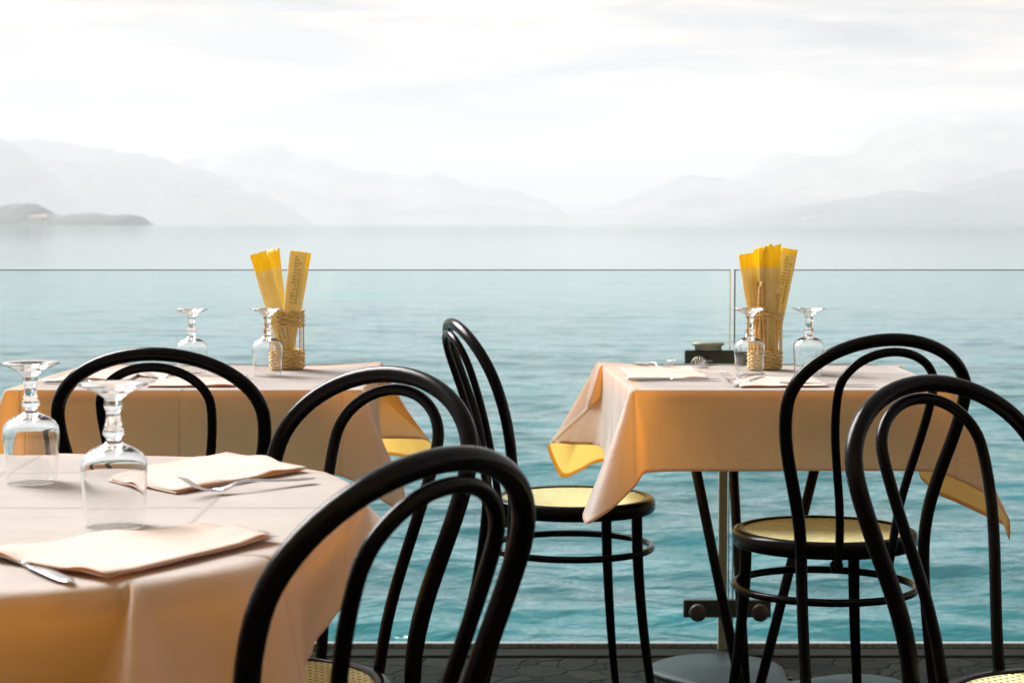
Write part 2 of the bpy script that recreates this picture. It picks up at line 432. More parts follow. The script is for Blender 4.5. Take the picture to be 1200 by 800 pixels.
pane(-3.6, XJ-.0075, 'long tinted glass balustrade panel on the left side of the steel post')
pane(XJ+.0075, 3.6, 'tinted glass balustrade panel on the right side of the steel post')
post = empty('balustrade_post', (.537, GLASS_Y-.03, .006), 'pale metal post with dark clamps holding the glass panels behind the right table', 'post')
bm = bmesh.new(); box(bm, -.011, .011, -.008, .008, 0, .76); bev(obj('upright', bm, M['pale_metal'], post, smooth=False), .002)
for zc in (.110, .745):
    bm = bmesh.new(); box(bm, -.101, .121, -.028, -.0085, zc-.0225, zc+.0225); cl = bev(obj('clamp', bm, M['dark_metal'], post, smooth=False), .003)
    for xk in (-.066, .092):
        bm = bmesh.new(); lathe(bm, [(0, .018), (.019, .018), (.022, .014), (.022, 0), (0, 0)], 28)
        bmesh.ops.rotate(bm, verts=bm.verts, matrix=Matrix.Rotation(R(90), 3, 'X'))
        bmesh.ops.translate(bm, verts=bm.verts, vec=(xk, -.0285, zc-(.008 if zc < .5 else .013)))
        obj('bolt', bm, M['knob_metal'] if zc < .5 else M['cap_metal'], cl)
bm = bmesh.new(); lathe(bm, [(0, .019), (.038, .019), (.040, .017), (.040, .012), (.034, .010), (.034, 0), (0, 0)], 40, (-.042, -.018, .7685)); obj('cap', bm, M['cap_metal'], post)

# small weed at the foot of the glass
bm = bmesh.new(); rl = random.Random(9)
for i in range(16):
    a = rl.uniform(0, 6.28); l = rl.uniform(.02, .045); b0 = Vector((rl.uniform(-.02, .02), rl.uniform(-.008, .008), 0)); d = Vector((math.cos(a)*.9, math.sin(a)*.3, rl.uniform(.2, .8))).normalized()
    s = d.cross(Vector((0, 0, 1))).normalized()*.006; mid = b0+d*l*.55
    v = [bm.verts.new(q) for q in (b0, mid+s+Vector((0,0,.003)), b0+d*l, mid-s)]
    bm.faces.new(v)
tag(obj('weed', bm, M['leaf'], loc=(-.515, GLASS_Y-.035, .006)), 'small yellow green weed growing at the foot of the glass', 'weed')

# ------------------------------------------------------------------ chairs
WS, WM, ZM, HT = .1299, .1862, .7554, .8796-.003
WSI, WMI, ZMI, HTI = .0560, .0992, .7791, .8556-.002
Y0, A1, B1, ZS = .1734, -.0563, .6944, .44
def bow(ws, wm, zm, H, y0, a, leg):
    half = []
    def extra(z):            # the inner bow stands a little behind the outer one
        return 0 if leg else .024*math.sin(math.pi*min(1, max(0, (z-ZS)/.50)))**.7
    if leg:
        for t in (0, .2, .4, .6, .8, .92):
            z = ZS*t; half.append((ws+.012*(1-t)**1.6, y0+.089*(1-t)**1.5, z))
    else:
        half.append((ws-.002, y0-.006, .428)); 
    n = 14
    for i in range(n):
        t = i/n; z = ZS+(zm-ZS)*t; x = ws+(wm-ws)*math.sin(t*math.pi/2)**2.49
        half.append((x, y0+a*(z-ZS)+B1*(z-ZS)**2+extra(z), z))
    for i in range(15):
        u = math.pi/2*i/14; z = zm+(H-zm)*math.sin(u); x = wm*math.cos(u)
        half.append((x, y0+a*(z-ZS)+B1*(z-ZS)**2+extra(z), z))
    pts = [Vector((x, -y, z)) for x, y, z in half]
    pts += [Vector((-p.x, p.y, p.z)) for p in pts[::-1][1:]]
    # relax joints
    for _ in range(2):
        pts = [pts[0]]+[(pts[i-1]+pts[i]*2+pts[i+1])/4 for i in range(1, len(pts)-1)]+[pts[-1]]
    return pts
def cane_mesh(rad):
    bm = bmesh.new(); p = .0118; n = int(rad/p)+2
    vd = {}
    def V(x, y):
        k = (round(x, 5), round(y, 5))
        if k not in vd: vd[k] = bm.verts.new((x, y, -.0035*(1-(x*x+y*y)/rad/rad)))
        return vd[k]
    for i in range(-n, n+1):
        for j in range(-n, n+1):
            cx, cy = i*p, j*p
            if math.hypot(cx, cy) > rad: continue
            h = p/2; B = [(h,0),(h,h),(0,h),(-h,h),(-h,0),(-h,-h),(0,-h),(h,-h)]
            r = .0031
            I = [(r*math.cos(k*math.pi/4)*(1 if (i+j) % 2 else 1), r*math.sin(k*math.pi/4)) for k in range(8)]
            for k in range(8):
                k2 = (k+1) % 8
                bm.faces.new((V(cx+I[k][0], cy+I[k][1]), V(cx+B[k][0], cy+B[k][1]), V(cx+B[k2][0], cy+B[k2][1]), V(cx+I[k2][0], cy+I[k2][1])))
    return bm
def make_chair():
    root = bpy.data.objects.new('bentwood_chair', None); COL.objects.link(root)
    r = .1855; ZT = .475
    bm = bmesh.new()
    lathe(bm, [(r-.026, ZT-.003), (r-.022, ZT+.002), (r-.010, ZT+.003), (r-.003, ZT), (r, ZT-.006), (r, ZT-.024), (r-.004, ZT-.030), (r-.024, ZT-.030), (r-.026, ZT-.024)], 72, close=True)
    obj('seat_frame', bm, M['lacquer'], root)
    cs = obj('cane_seat', cane_mesh(r-.018), M['cane'], root, loc=(0, 0, ZT-.001))
    sm = cs.modifiers.new('solidify', 'SOLIDIFY'); sm.thickness = .0016; sm.offset = 0
    bm = bmesh.new()
    pts = bow(WS, WM, ZM, HT, Y0, A1, True)
    tube(bm, pts, lambda t: .0124-.0022*max(0, 1-min(t, 1-t)/.16), 16)
    obj('back_frame', bm, M['lacquer'], root)
    bm = bmesh.new()
    pts = bow(WSI, WMI, ZMI, HTI, Y0+.006, A1, False)
    tube(bm, pts, .0084, 14)
    ib = obj('inner_bow', bm, M['lacquer'], root)
    for s in (-1, 1):
        bm = bmesh.new(); lathe(bm, [(0, -.013), (.009, -.011), (.013, -.004), (.013, .006), (.008, .012), (0, .013)], 16, (s*(WSI-.002), -(Y0-.004), .432)); obj('bolt_cover', bm, M['lacquer'], ib)
    for s in (-1, 1):
        a = R(90)-s*R(47.2)
        P = []
        for t in (0, .15, .3, .5, .7, .85, 1):
            rr = .166+.052*(1-t)**1.9
            P.append((rr*math.cos(a), rr*math.sin(a), .447*t))
        bm = bmesh.new(); tube(bm, catmull(P, 3), lambda t: .0088+.0036*min(1, t*1.3), 14); obj('leg', bm, M['lacquer'], root)
    bm = bmesh.new(); pr = .181
    tube(bm, [(pr*math.cos(t)*(1-.0), pr*math.sin(t)-.004, .362) for t in [2*math.pi*i/64 for i in range(64)]], .0078, 12, closed=True)
    obj('stretcher_ring', bm, M['lacquer'], root)
    return root
ch0 = make_chair()
chairs = [
 (-.612, 3.62, 87, 'black bentwood chair facing the left table by the glass, behind the two big wine glasses'),
 (-.346, 2.537, 231.2, 'black bentwood chair behind the nearest chair, at the right side of the foreground table'),
 (-.286, 1.922, 142.8, 'black bentwood chair nearest the camera, its back overlapping the foreground table'),
 (.140, 4.335, 13.4, 'black bentwood chair seen side on at the left end of the right table'),
 (.631, 3.850, 106.2, 'black bentwood chair with cane seat in full view in front of the right table'),
 (.741, 2.474, -55.8, 'black bentwood chair cut off by the right edge of the picture'),
]
for i, (x, y, a, lab) in enumerate(chairs):
    c = ch0 if i == 0 else copy_tree(ch0)
    c.location = (x, y, 0); c.rotation_euler = (0, 0, R(a-90)); c.scale = (1, 1, (.988, 1, 1, .994, 1, .990)[i]); tag(c, lab, 'chair', 'black bentwood chairs on the terrace')

# ------------------------------------------------------------------ tables
ZT = .750
def table_obj(cx, cy, hx, hy, label, legs, lobes, round_top=False):
    t = empty('dining_table', (cx, cy, 0), label, 'table', 'clothed tables on the terrace')
    bm = bmesh.new(); pts = []
    for k in range(64):
        a = 2*math.pi*k/64; e = .16 if not round_top else .75
        ca, sa = math.cos(a), math.sin(a)
        pts.append((math.copysign(abs(ca)**e, ca)*hx, math.copysign(abs(sa)**e, sa)*hy))
    A = [bm.verts.new((x, y, ZT-.030)) for x, y in pts]; B = [bm.verts.new((x, y, ZT-.004)) for x, y in pts]
    bm.faces.new(A[::-1]); bm.faces.new(B)
    for k in range(64): bm.faces.new((A[k], A[(k+1) % 64], B[(k+1) % 64], B[k]))
    obj('tabletop', bm, M['board'], t, smooth=False)
    for (x0, y0, x1, y1) in legs:
        bm = bmesh.new(); tube(bm, [(x0, y0, .014), (x0+(x1-x0)*.5, y0+(y1-y0)*.5, .36), (x1, y1, ZT-.031)], .0115, 12); obj('leg', bm, M['black_iron'], t)
    # lobed cast plate: radius follows the lobes
    bm = bmesh.new()
    def rad0(a):
        v = .15
        for (la, D, ro) in lobes:
            c = math.cos(a-la); q = ro*ro-(D*math.sin(a-la))**2
            if c > 0 and q > 0: v = max(v, D*c+math.sqrt(q))
        return v
    tab = [rad0(2*math.pi*k/120) for k in range(120)]
    for _ in range(5): tab = [(tab[k-1]+2*tab[k]+tab[(k+1) % 120])/4 for k in range(120)]
    def rad(a): return tab[int(round(a/(2*math.pi)*120)) % 120]
    n = 120; prof = [(1.0, 0), (1.0, .008), (.97, .013), (.6, .015), (.15, .017)]
    rings = [[bm.verts.new((rad(2*math.pi*k/n)*s*math.cos(2*math.pi*k/n), rad(2*math.pi*k/n)*s*math.sin(2*math.pi*k/n), z)) for k in range(n)] for s, z in prof]
    for i in range(len(rings)-1):
        for k in range(n): bm.faces.new((rings[i][k], rings[i][(k+1) % n], rings[i+1][(k+1) % n], rings[i+1][k]))
    bm.faces.new(rings[-1]); bm.faces.new(rings[0][::-1])
    bp = obj('base_plate', bm, M['plate'], t)
    for (hxx, hyy) in ((-.035, .20), (.01, .185), (.075, .14), (.115, .115)):
        bm = bmesh.new(); lathe(bm, [(0, .0172), (.006, .0172), (.0065, .0165), (.0065, .012), (0, .012)], 14, (hxx, hyy, 0)); obj('bolt', bm, M['black_iron'], bp)
    return t
LB = [(R(108), .27, .165), (R(20), .25, .125), (R(200), .24, .13), (R(288), .25, .14)]
LG = [(-.012, .0, -.21, -.10), (-.006, .02, -.07, .19), (.012, .01, .15, .0)]
table_obj(.585, 4.36, .318, .39, 'rectangular table under a peach cloth on the right by the steel post', [(-.052+a, b-.12, c, d) for a, b, c, d in LG], [(R(108), .275, .17), (R(20), .25, .125), (R(200), .20, .12), (R(288), .25, .14)])
table_obj(-.685, 4.36, .35, .39, 'rectangular table under a peach cloth on the left by the glass', LG, LB)
table_obj(-.70, 2.30, .47, .53, 'large table under a peach cloth in the left foreground', LG, LB, True)

def tcloth(cx, cy, keys, label, wr=.0025, seed=0, roll=.006):
    """keys: (Tx,Ty, Hx,Hy,Hz) around the table edge; T on the top edge, H on the hem"""
    n = len(keys)
    T = [Vector((k[0], k[1], ZT)) for k in keys]; Hm = [Vector(k[2:5]) for k in keys]
    Ts, Hs = [], []
    for i in range(n):
        j = (i+1) % n; a, b, c, d = Hm[i-1], Hm[i], Hm[j], Hm[(i+2) % n]
        m = max(4, int((c-b).length/.010)+1, int((T[j]-T[i]).length/.012)+1)
        # tangents limited so close keys do not overshoot
        L = (c-b).length
        def tg(p, q, r):
            v = (r-p); 
            return v.normalized()*L if v.length > 1e-6 else Vector((0, 0, 0))
        m0 = tg(a, b, c)*.7; m1 = tg(b, c, d)*.7
        for k in range(m):
            t = k/m; t2, t3 = t*t, t**3
            Hs.append(b*(2*t3-3*t2+1)+m0*(t3-2*t2+t)+c*(-2*t3+3*t2)+m1*(t3-t2))
            Ts.append(T[i].lerp(T[j], t))
    m = len(Ts)
    for _ in range(3): Ts = [(Ts[i-1]+Ts[i]*2+Ts[(i+1) % m])/4 for i in range(m)]
    ctr = Vector((cx, cy, ZT))
    bm = bmesh.new(); rows = []
    # top
    NR = 26
    for q in range(1, NR+1):
        s = q/NR*.995
        rows.append([bm.verts.new(ctr+(t-ctr)*s+Vector((0, 0, .0007*noise.noise(Vector(((t.x-cx)*s*9+seed, (t.y-cy)*s*9, 0)))))) for t in Ts])
    c0 = bm.verts.new(ctr)
    for k in range(m): bm.faces.new((c0, rows[0][k], rows[0][(k+1) % m]))
    # edge roll + drape
    VR = 26
    P1s, Os = [], []
    for i in range(m):
        t, h = Ts[i], Hs[i]
        o = Vector((t.x-cx, t.y-cy, 0)).normalized()
        hd = (h-t); 
        P1s.append(t+o*roll+Vector((0, 0, -.0005))); Os.append(o)
    for q in range(1, 5):
        u = q/4
        row = []
        for i in range(m):
            t = Ts[i]; p1 = P1s[i]; p2 = p1+(Hs[i]-p1).normalized()*roll*1.5
            row.append(bm.verts.new((1-u)**2*t+2*u*(1-u)*p1+u*u*p2))
        rows.append(row)
    for q in range(1, VR+1):
        u = q/VR; row = []
        for i in range(m):
            p1 = P1s[i]; p2 = p1+(Hs[i]-p1).normalized()*roll*1.5
            p = p2.lerp(Hs[i], u)
            w = .0016*u*(1-abs(noise.noise(Vector((p.x*13+seed+p.z*9, p.y*13+p.z*6, p.z*3)))))+noise.noise(Vector((p.x*7+seed, p.y*7, p.z*2.5)))*wr*3.6*u + noise.noise(Vector((p.x*26+seed, p.y*26, p.z*10)))*wr*.5
            sag = -.006*math.sin(math.pi*u)
            row.append(bm.verts.new(p+Os[i]*(w+sag)))
        rows.append(row)
    for q in range(len(rows)-1):
        A, B = rows[q], rows[q+1]
        for k in range(m): bm.faces.new((A[k], B[k], B[(k+1) % m], A[(k+1) % m]))
    # turned-up hem, a second layer just inside the edge
    last, up = rows[-1], rows[-4]
    r1 = [bm.verts.new(last[k].co-Os[k]*.0012-Vector((0, 0, .0004))) for k in range(m)]
    r2 = [bm.verts.new(last[k].co.lerp(rows[-3][k].co, .55)-Os[k]*.0014) for k in range(m)]
    for k in range(m):
        bm.faces.new((last[k], r1[k], r1[(k+1) % m], last[(k+1) % m])); bm.faces.new((r1[k], r2[k], r2[(k+1) % m], r1[(k+1) % m]))
    bmesh.ops.translate(bm, verts=bm.verts, vec=(-cx, -cy, 0))
    o = obj('tablecloth', bm, M['cloth'], loc=(cx, cy, 0))
    return tag(o, label, 'tablecloth', 'peach tablecloths')

KA = [(.262,3.962,.278,3.935,.580),(.45,3.96,.45,3.945,.5815),(.65,3.96,.65,3.945,.5825),(.86,3.96,.855,3.945,.5815),
 (.905,3.962,.890,3.94,.576),(.912,3.965,.935,3.925,.558),(.912,3.965,.985,3.912,.530),(.913,3.966,1.018,3.90,.488),(.914,3.968,1.020,3.905,.446),
 (.914,3.98,1.028,3.985,.462),(.914,4.08,.985,4.12,.480),(.915,4.3,.962,4.3,.484),(.925,4.6,.985,4.6,.482),
 (.938,4.62,1.0,4.63,.482),(.94,4.63,1.0,4.82,.478),(.93,4.632,.94,4.82,.50),(.6,4.63,.6,4.80,.53),(.35,4.63,.35,4.80,.51),
 (.225,4.632,.2146,4.80,.491),(.217,4.63,.13,4.785,.457),(.216,4.758,.100,4.745,.50),(.216,4.756,.088,4.70,.551),(.217,4.75,.15,4.655,.556),(.219,4.73,.208,4.62,.557),
 (.228,4.5,.218,4.45,.545),(.238,4.25,.225,4.2,.53),(.247,4.0,.205,4.03,.505),(.248,3.975,.150,3.955,.496),(.249,3.968,.156,3.872,.484),(.251,3.965,.205,3.868,.515),(.254,3.963,.256,3.895,.560)]
tcloth(.585, 4.36, KA, 'peach cloth on the right table with flared corners blown out at both ends', seed=1)
KB = [(-1.03,3.962,-1.02,3.94,.580),(-.85,3.96,-.85,3.945,.582),(-.686,3.96,-.686,3.942,.583),(-.5,3.96,-.5,3.945,.582),(-.36,3.96,-.385,3.94,.580),(-.325,3.962,-.352,3.93,.573),
 (-.316,3.965,-.307,3.90,.558),(-.315,3.966,-.255,3.87,.526),(-.315,3.968,-.222,3.87,.512),(-.315,3.972,-.228,3.95,.552),(-.316,4.1,-.275,4.15,.55),(-.32,4.5,-.303,4.45,.57),(-.325,4.72,-.318,4.62,.573),
 (-.327,4.75,-.25,4.665,.569),(-.328,4.757,-.208,4.69,.563),(-.328,4.63,-.19,4.71,.545),(-.328,4.63,-.196,4.75,.511),(-.329,4.631,-.22,4.775,.50),(-.335,4.632,-.30,4.79,.512),
 (-.6,4.63,-.6,4.8,.52),(-.95,4.63,-.95,4.8,.52),(-1.03,4.63,-1.05,4.82,.47),(-1.035,4.75,-1.09,4.63,.50),(-1.04,4.4,-1.10,4.4,.53),(-1.045,4.1,-1.10,4.1,.53),(-1.047,3.985,-1.14,4.0,.50),(-1.047,3.97,-1.15,3.88,.47),(-1.045,3.965,-1.09,3.89,.54)]
tcloth(-.685, 4.36, KB, 'peach cloth on the left sea side table with orange lit right corner', seed=5)
def se(phi):
    a = R(phi); ca, sa = math.cos(a), math.sin(a); e = 2/2.7
    return (-.70+.49*math.copysign(abs(ca)**e, ca), 2.30+.555*math.copysign(abs(sa)**e, sa))
KF = [(-90,-.68,1.68,.50),(-76,-.56,1.69,.50),(-64,-.47,1.79,.50),(-54,-.44,1.80,.49),(-54,-.395,1.66,.46),(-54,-.33,1.58,.45),(-54,-.26,1.64,.45),(-53,-.245,1.80,.47),(-44,-.235,1.855,.475),(-38,-.20,1.84,.465),(-33,-.168,1.88,.47),(-27,-.205,1.97,.53),(-20,-.232,2.07,.595),
 (-8,-.232,2.2,.603),(2,-.193,2.31,.643),(12,-.168,2.42,.682),(18,-.155,2.475,.700),(24,-.19,2.55,.69),(32,-.25,2.68,.65),(60,-.42,2.90,.58),(90,-.70,2.93,.56),(120,-1.0,2.9,.56),(140,-1.22,2.75,.46),(160,-1.26,2.5,.52),(180,-1.25,2.3,.55),(200,-1.26,2.0,.5),(225,-1.2,1.78,.44),(250,-.95,1.70,.50)]
tcloth(-.70, 2.30, [(*se(p), x, y, z) for p, x, y, z in KF], 'large peach cloth draped over the left foreground table', seed=9, wr=.005, roll=.016)

# ------------------------------------------------------------------ goblets, upside down
ZC = ZT+.0012
def goblet_mesh(k=1.0):
    u = .000252*k
    outer = [(127.5,-.6),(128,1),(128.1,3),(128.3,8),(131,60),(137,150),(143,225),(143,262),(138,288),(122,312),(96,330),(66,345),(44,355),(34,366),(31,374),(36,384),(47,396),(48,404),(43,416),(36,440),(31,470),(29,492),(33,500),(38,512),(39,526),(36,540),(38,552),(56,566),(90,584),(128,600),(146,608),(149,613),(146,617),(120,613),(80,603),(40,596),(0,594)]
    inner = [(0,338),(24,336),(60,330),(94,317),(116,302),(130,283),(136,262),(136,225),(131,150),(125,60),(123.2,8),(123.05,3),(123,1)]
    bm = bmesh.new(); lathe(bm, [(a*u, b*u) for a, b in inner]+[(123.5*u, -.6*u), (125.5*u, -1*u)]+[(a*u, b*u) for a, b in outer], 56)
    bmesh.ops.recalc_face_normals(bm, faces=bm.faces)
    return bm
g0 = None
def goblet(x, y, label, group, s=1):
    global g0
    if g0 is None:
        o = obj('wine_glass', goblet_mesh(), M['glass']); g0 = o
    else:
        o = g0.copy(); COL.objects.link(o)
    o.location = (x, y, ZC); o.scale = (s, s, s); tag(o, label, 'wine glass', group)
G = 'wine glasses standing upside down'
goblet(-.636, 2.527, 'upturned wine glass at the left edge of the foreground table, farther of its two', G, 1.02)
goblet(-.4497, 2.157, 'large upturned wine glass nearest the camera on the foreground table', G, 1.04)
goblet(.5365, 4.33, 'upturned wine glass in front of the breadstick basket on the right table', G, .97)
goblet(.672, 4.34, 'upturned wine glass to the right of the breadstick basket on the right table', G, .97)
goblet(-.552, 4.32, 'upturned wine glass beside the breadstick basket on the left sea side table', G, .97)
goblet(-.7186, 4.30, 'upturned wine glass half behind the chair back on the left sea side table', G, .97)

# ------------------------------------------------------------------ baskets, packets, breadsticks
def basket(x, y, top, label):
    t = empty('wicker_basket', (x, y, ZC), label, 'basket', 'breadstick baskets')
    rad = .0385
    def band(z0, z1, nrow, name):
        bm = bmesh.new()
        for r_ in range(nrow):
            z = z0+(z1-z0)*(r_+.5)/nrow; ph = r_ % 2*math.pi; N = 14
            pts = []
            for k in range(112):
                a = 2*math.pi*k/112
                rr = rad+.0026*math.sin(a*N/2+ph)+.0006*random.uniform(-1, 1); pts.append((rr*math.cos(a), rr*math.sin(a), z+.0012*math.sin(a*3+r_)+random.uniform(-.0004, .0004)))
            tube(bm, pts, .0021, 6, closed=True)
        obj(name, bm, M['wicker'], t)
    band(.003, .046, 9, 'woven_base'); band(*top, 'woven_rim')
    bm = bmesh.new(); lathe(bm, [(0, .004), (rad-.001, .004), (rad-.001, .001), (0, .001)], 32); obj('base_disc', bm, M['wicker'], t)
    for k in range(14):
        a = 2*math.pi*(k+.5)/14
        bm = bmesh.new(); tube(bm, catmull([(rad*math.cos(a), rad*math.sin(a), .002), ((rad+.0008)*math.cos(a+.04), (rad+.0008)*math.sin(a+.04), .075), (rad*math.cos(a), rad*math.sin(a), top[1])], 5), .0013, 6); obj('stake', bm, M['wicker'], t)
    return t
bA = basket(.594, 4.50, (.118, .134, 3), 'wicker basket packed with breadsticks on the right table')
bB = basket(-.529, 4.51, (.098, .138, 7), 'wicker basket of breadsticks on the left sea side table')

def packet(x, y, dx, dz_len, w, tiltx, tilty, yaw, mname, label, group, zb=.008, ragged=0, seed=0):
    """flat paper sleeve holding sticks: width w, length dz_len, leaning by tilt angles"""
    bm = bmesh.new(); nu, nv = 15, 26; rr = random.Random(seed)
    front, back = [], []
    w *= .94; dz_len *= .985
    for j in range(nv+1):
        v = j/nv; z = v*dz_len
        th = .0075*min(1, (1-v)*5+.10)*min(1, v*8+.4)
        ww = w*(.80+.20*min(1, v*1.4))
        fr_, bk = [], []
        for i in range(nu+1):
            s = i/nu*2-1
            lobes = .6+.4*abs(math.cos(s*math.pi*1.5))
            d = th*math.sqrt(max(0, 1-s*s*.98))*lobes+.0003
            rz = z+(ragged*(noise.noise(Vector((s*2.2, seed, 0)))+.3*s) if v > .9 else 0)
            wob = .0018*noise.noise(Vector((s*2, v*6, seed)))
            xx = s*ww/2+.001*noise.noise(Vector((v*5, seed, 3)))
            fr_.append(bm.verts.new((xx, -d+wob, rz))); bk.append(bm.verts.new((xx, d+wob, rz)))
        front.append(fr_); back.append(bk)
    for j in range(nv):
        for i in range(nu):
            bm.faces.new((front[j][i], front[j][i+1], front[j+1][i+1], front[j+1][i])); bm.faces.new((back[j][i+1], back[j][i], back[j+1][i], back[j+1][i+1]))
        for (A, B) in ((back, front),):
            bm.faces.new((A[j][0], B[j][0], B[j+1][0], A[j+1][0])); bm.faces.new((B[j][nu], A[j][nu], A[j+1][nu], B[j+1][nu]))
    for i in range(nu): bm.faces.new((front[nv][i], front[nv][i+1], back[nv][i+1], back[nv][i])); bm.faces.new((back[0][i], back[0][i+1], front[0][i+1], front[0][i]))
    o = obj('breadstick_packet', bm, M[mname], loc=(x, y, ZC+zb)); o.rotation_euler = (tiltx, tilty, yaw)
    return tag(o, label, 'breadsticks', group)
GB, GA = 'breadstick packets in the left basket', 'breadstick packets in the right basket'
packet(-.517, 4.488, 0, .280, .042, R(2), R(-16), R(8), 'pkt_plain', 'yellow topped breadstick packet leaning left out of the left basket', GB, seed=1)
packet(-.533, 4.515, 0, .280, .034, R(-3), R(-8), R(-20), 'pkt_plain', 'yellow topped breadstick packet behind the left leaning one in the left basket', GB, seed=2)
packet(-.535, 4.490, 0, .275, .042, R(2), R(8), R(0), 'pkt_print', 'buff printed breadstick packet leaning right out of the left basket', GB, seed=3)
packet(-.536, 4.518, 0, .274, .040, R(-2), R(9.5), R(0), 'pkt_plain', 'yellow breadstick packet mostly behind the printed one in the left basket', GB, seed=4)
packet(.590, 4.505, 0, .270, .040, R(-1), R(-9), R(10), 'pkt_plain', 'yellow topped breadstick packet leaning left out of the right basket', GA, seed=5)
packet(.590, 4.484, 0, .282, .021, R(2), R(-1.5), R(0), 'pkt_plain', 'narrow breadstick packet second from the left in the right basket', GA, ragged=.006, seed=6)
packet(.590, 4.512, 0, .280, .030, R(-3), R(-1), R(30), 'pkt_plain', 'crumpled breadstick packet at the back of the right basket', GA, ragged=.008, seed=7)
packet(.602, 4.482, 0, .287, .044, R(2), R(.6), R(4), 'pkt_plain', 'wide breadstick packet with crumpled yellow top upright in the right basket', GA, ragged=.010, seed=8)
packet(.600, 4.510, 0, .283, .042, R(-2), R(10.5), R(-6), 'pkt_print', 'printed breadstick packet leaning right out of the right basket', GA, seed=9)
def stick(x, y, L, ax, ay, label, group, seed):
    bm = bmesh.new(); rr = random.Random(seed)
    pts = [(rr.uniform(-.0008, .0008), rr.uniform(-.0008, .0008), L*k/9) for k in range(10)]
    tube(bm, pts, lambda t: .0042+.0006*math.sin(t*17+seed), 8)
    o = obj('breadstick', bm, M['bread'], loc=(x, y, ZC+.006)); o.rotation_euler = (R(ax), R(ay), 0); tag(o, label, 'breadstick', group)
for k, (dx, dy, L, ax, ay) in enumerate([(-.024,-.012,.20,0,1.5),(-.014,-.026,.19,2,-1),(-.004,-.029,.20,2,-2.5),(.020,-.022,.17,2,2),(.028,-.006,.16,0,-3),(-.027,.004,.21,0,-2)]):
    stick(.594+dx, 4.50+dy, L, ax, ay, 'bare golden breadstick standing among the packets in the right basket', 'loose breadsticks in the right basket', k)
for k, (dx, dy, L, ax, ay) in enumerate([(-.024,-.018,.125,0,6),(-.015,-.027,.13,2,3),(-.006,-.030,.12,2,-6)]):
    stick(-.529+dx, 4.51+dy, L, ax, ay, 'bare golden breadstick inside the rim of the left basket', 'loose breadsticks in the left basket', k+10)

# ------------------------------------------------------------------ napkins
def napkin(c, lift, label='', layers=2, th=.0032, seed=0, z0=0, bow_amp=.004):
    """c: four (x,y) corners front-left, front-right, back-right, back-left; layers of folded linen"""
    cx = sum(p[0] for p in c)/4; cy = sum(p[1] for p in c)/4
    bm = bmesh.new(); n = 18
    q = [Vector((p[0]-cx, p[1]-cy, 0)) for p in c]
    def pt(u, v, g):
        p = (q[0]*(1-u)+q[1]*u)*(1-v)+(q[3]*(1-u)+q[2]*u)*v
        return p*(1+g)
    prev_edge = None
    for l in range(layers):
        off = Vector((random.uniform(-.002, .002), random.uniform(-.002, .002), 0))*(1 if l else 0)
        top, bot = [], []
        for j in range(n+1):
            for i in range(n+1):
                u, v = i/n, j/n
                p = pt(u, v, -.012*l)+off
                wv = noise.noise(Vector((u*3.0+seed, v*2.8, .15*l+seed)))*bow_amp*(l+1)/layers+.0020*noise.noise(Vector((u*5+seed, v*5.5, l*.3)))
                z = z0+l*th+max(0, wv)+lift*(abs(u-.5)*2)**2*0+.0006+ lift*u*v*(l+1)/layers
                edge = min(u, 1-u, v, 1-v); rnd = min(1, edge/.03)
                tk = th*.80
                top.append(bm.verts.new((p.x, p.y, z+tk*(.55+.45*rnd)))); bot.append(bm.verts.new((p.x, p.y, z+tk*.45*(1-rnd))))
        W = n+1
        for j in range(n):
            for i in range(n):
                a = j*W+i
                bm.faces.new((top[a], top[a+1], top[a+W+1], top[a+W])); bm.faces.new((bot[a], bot[a+W], bot[a+W+1], bot[a+1]))
        bd = [i for i in range(n)]+[j*W+n for j in range(n)]+[n*W+i for i in range(n, 0, -1)]+[j*W for j in range(n, 0, -1)]
        for k in range(len(bd)):
            a, b = bd[k], bd[(k+1) % len(bd)]; bm.faces.new((bot[a], bot[b], top[b], top[a]))
    o = obj('napkin', bm, M['napkin'], loc=(cx, cy, ZC)); return tag(o, label, 'napkin', 'folded peach napkins')
napkin([(-.545,2.556),(-.424,2.408),(-.283,2.628),(-.425,2.835)], .004, 'folded peach napkin under the fork at the far side of the foreground table', seed=2, th=.0017, bow_amp=.012)
napkin([(-.55,1.945),(-.385,1.812),(-.250,2.045),(-.348,2.142)], .002, z0=.003, label= 'folded peach napkin nearest the camera on the foreground table corner', seed=6, th=.0017, bow_amp=.009)
napkin([(.258,4.175),(.433,4.20),(.42,4.50),(.255,4.52)], .003, 'folded peach napkin at the left end of the right table', seed=11, th=.0017, bow_amp=.006)
napkin([(.476,3.990),(.662,4.000),(.66,4.235),(.468,4.235)], .002, 'folded peach napkin at the front edge of the right table beside the fork', seed=14, th=.0017, bow_amp=.004)
napkin([(-1.00,4.13),(-.83,4.15),(-.84,4.45),(-1.0,4.44)], .003, 'folded peach napkin at the left end of the left sea side table', seed=17, th=.0017, bow_amp=.006)
napkin([(-.765,3.995),(-.580,3.998),(-.585,4.25),(-.765,4.25)], .002, 'folded peach napkin at the front edge of the left sea side table', seed=20, th=.0017, bow_amp=.004)
napkin([(-.86,4.30),(-.775,4.22),(-.74,4.42),(-.83,4.46)], .003, 'folded peach napkin behind the others on the left sea side table', seed=23, th=.0017, bow_amp=.006)

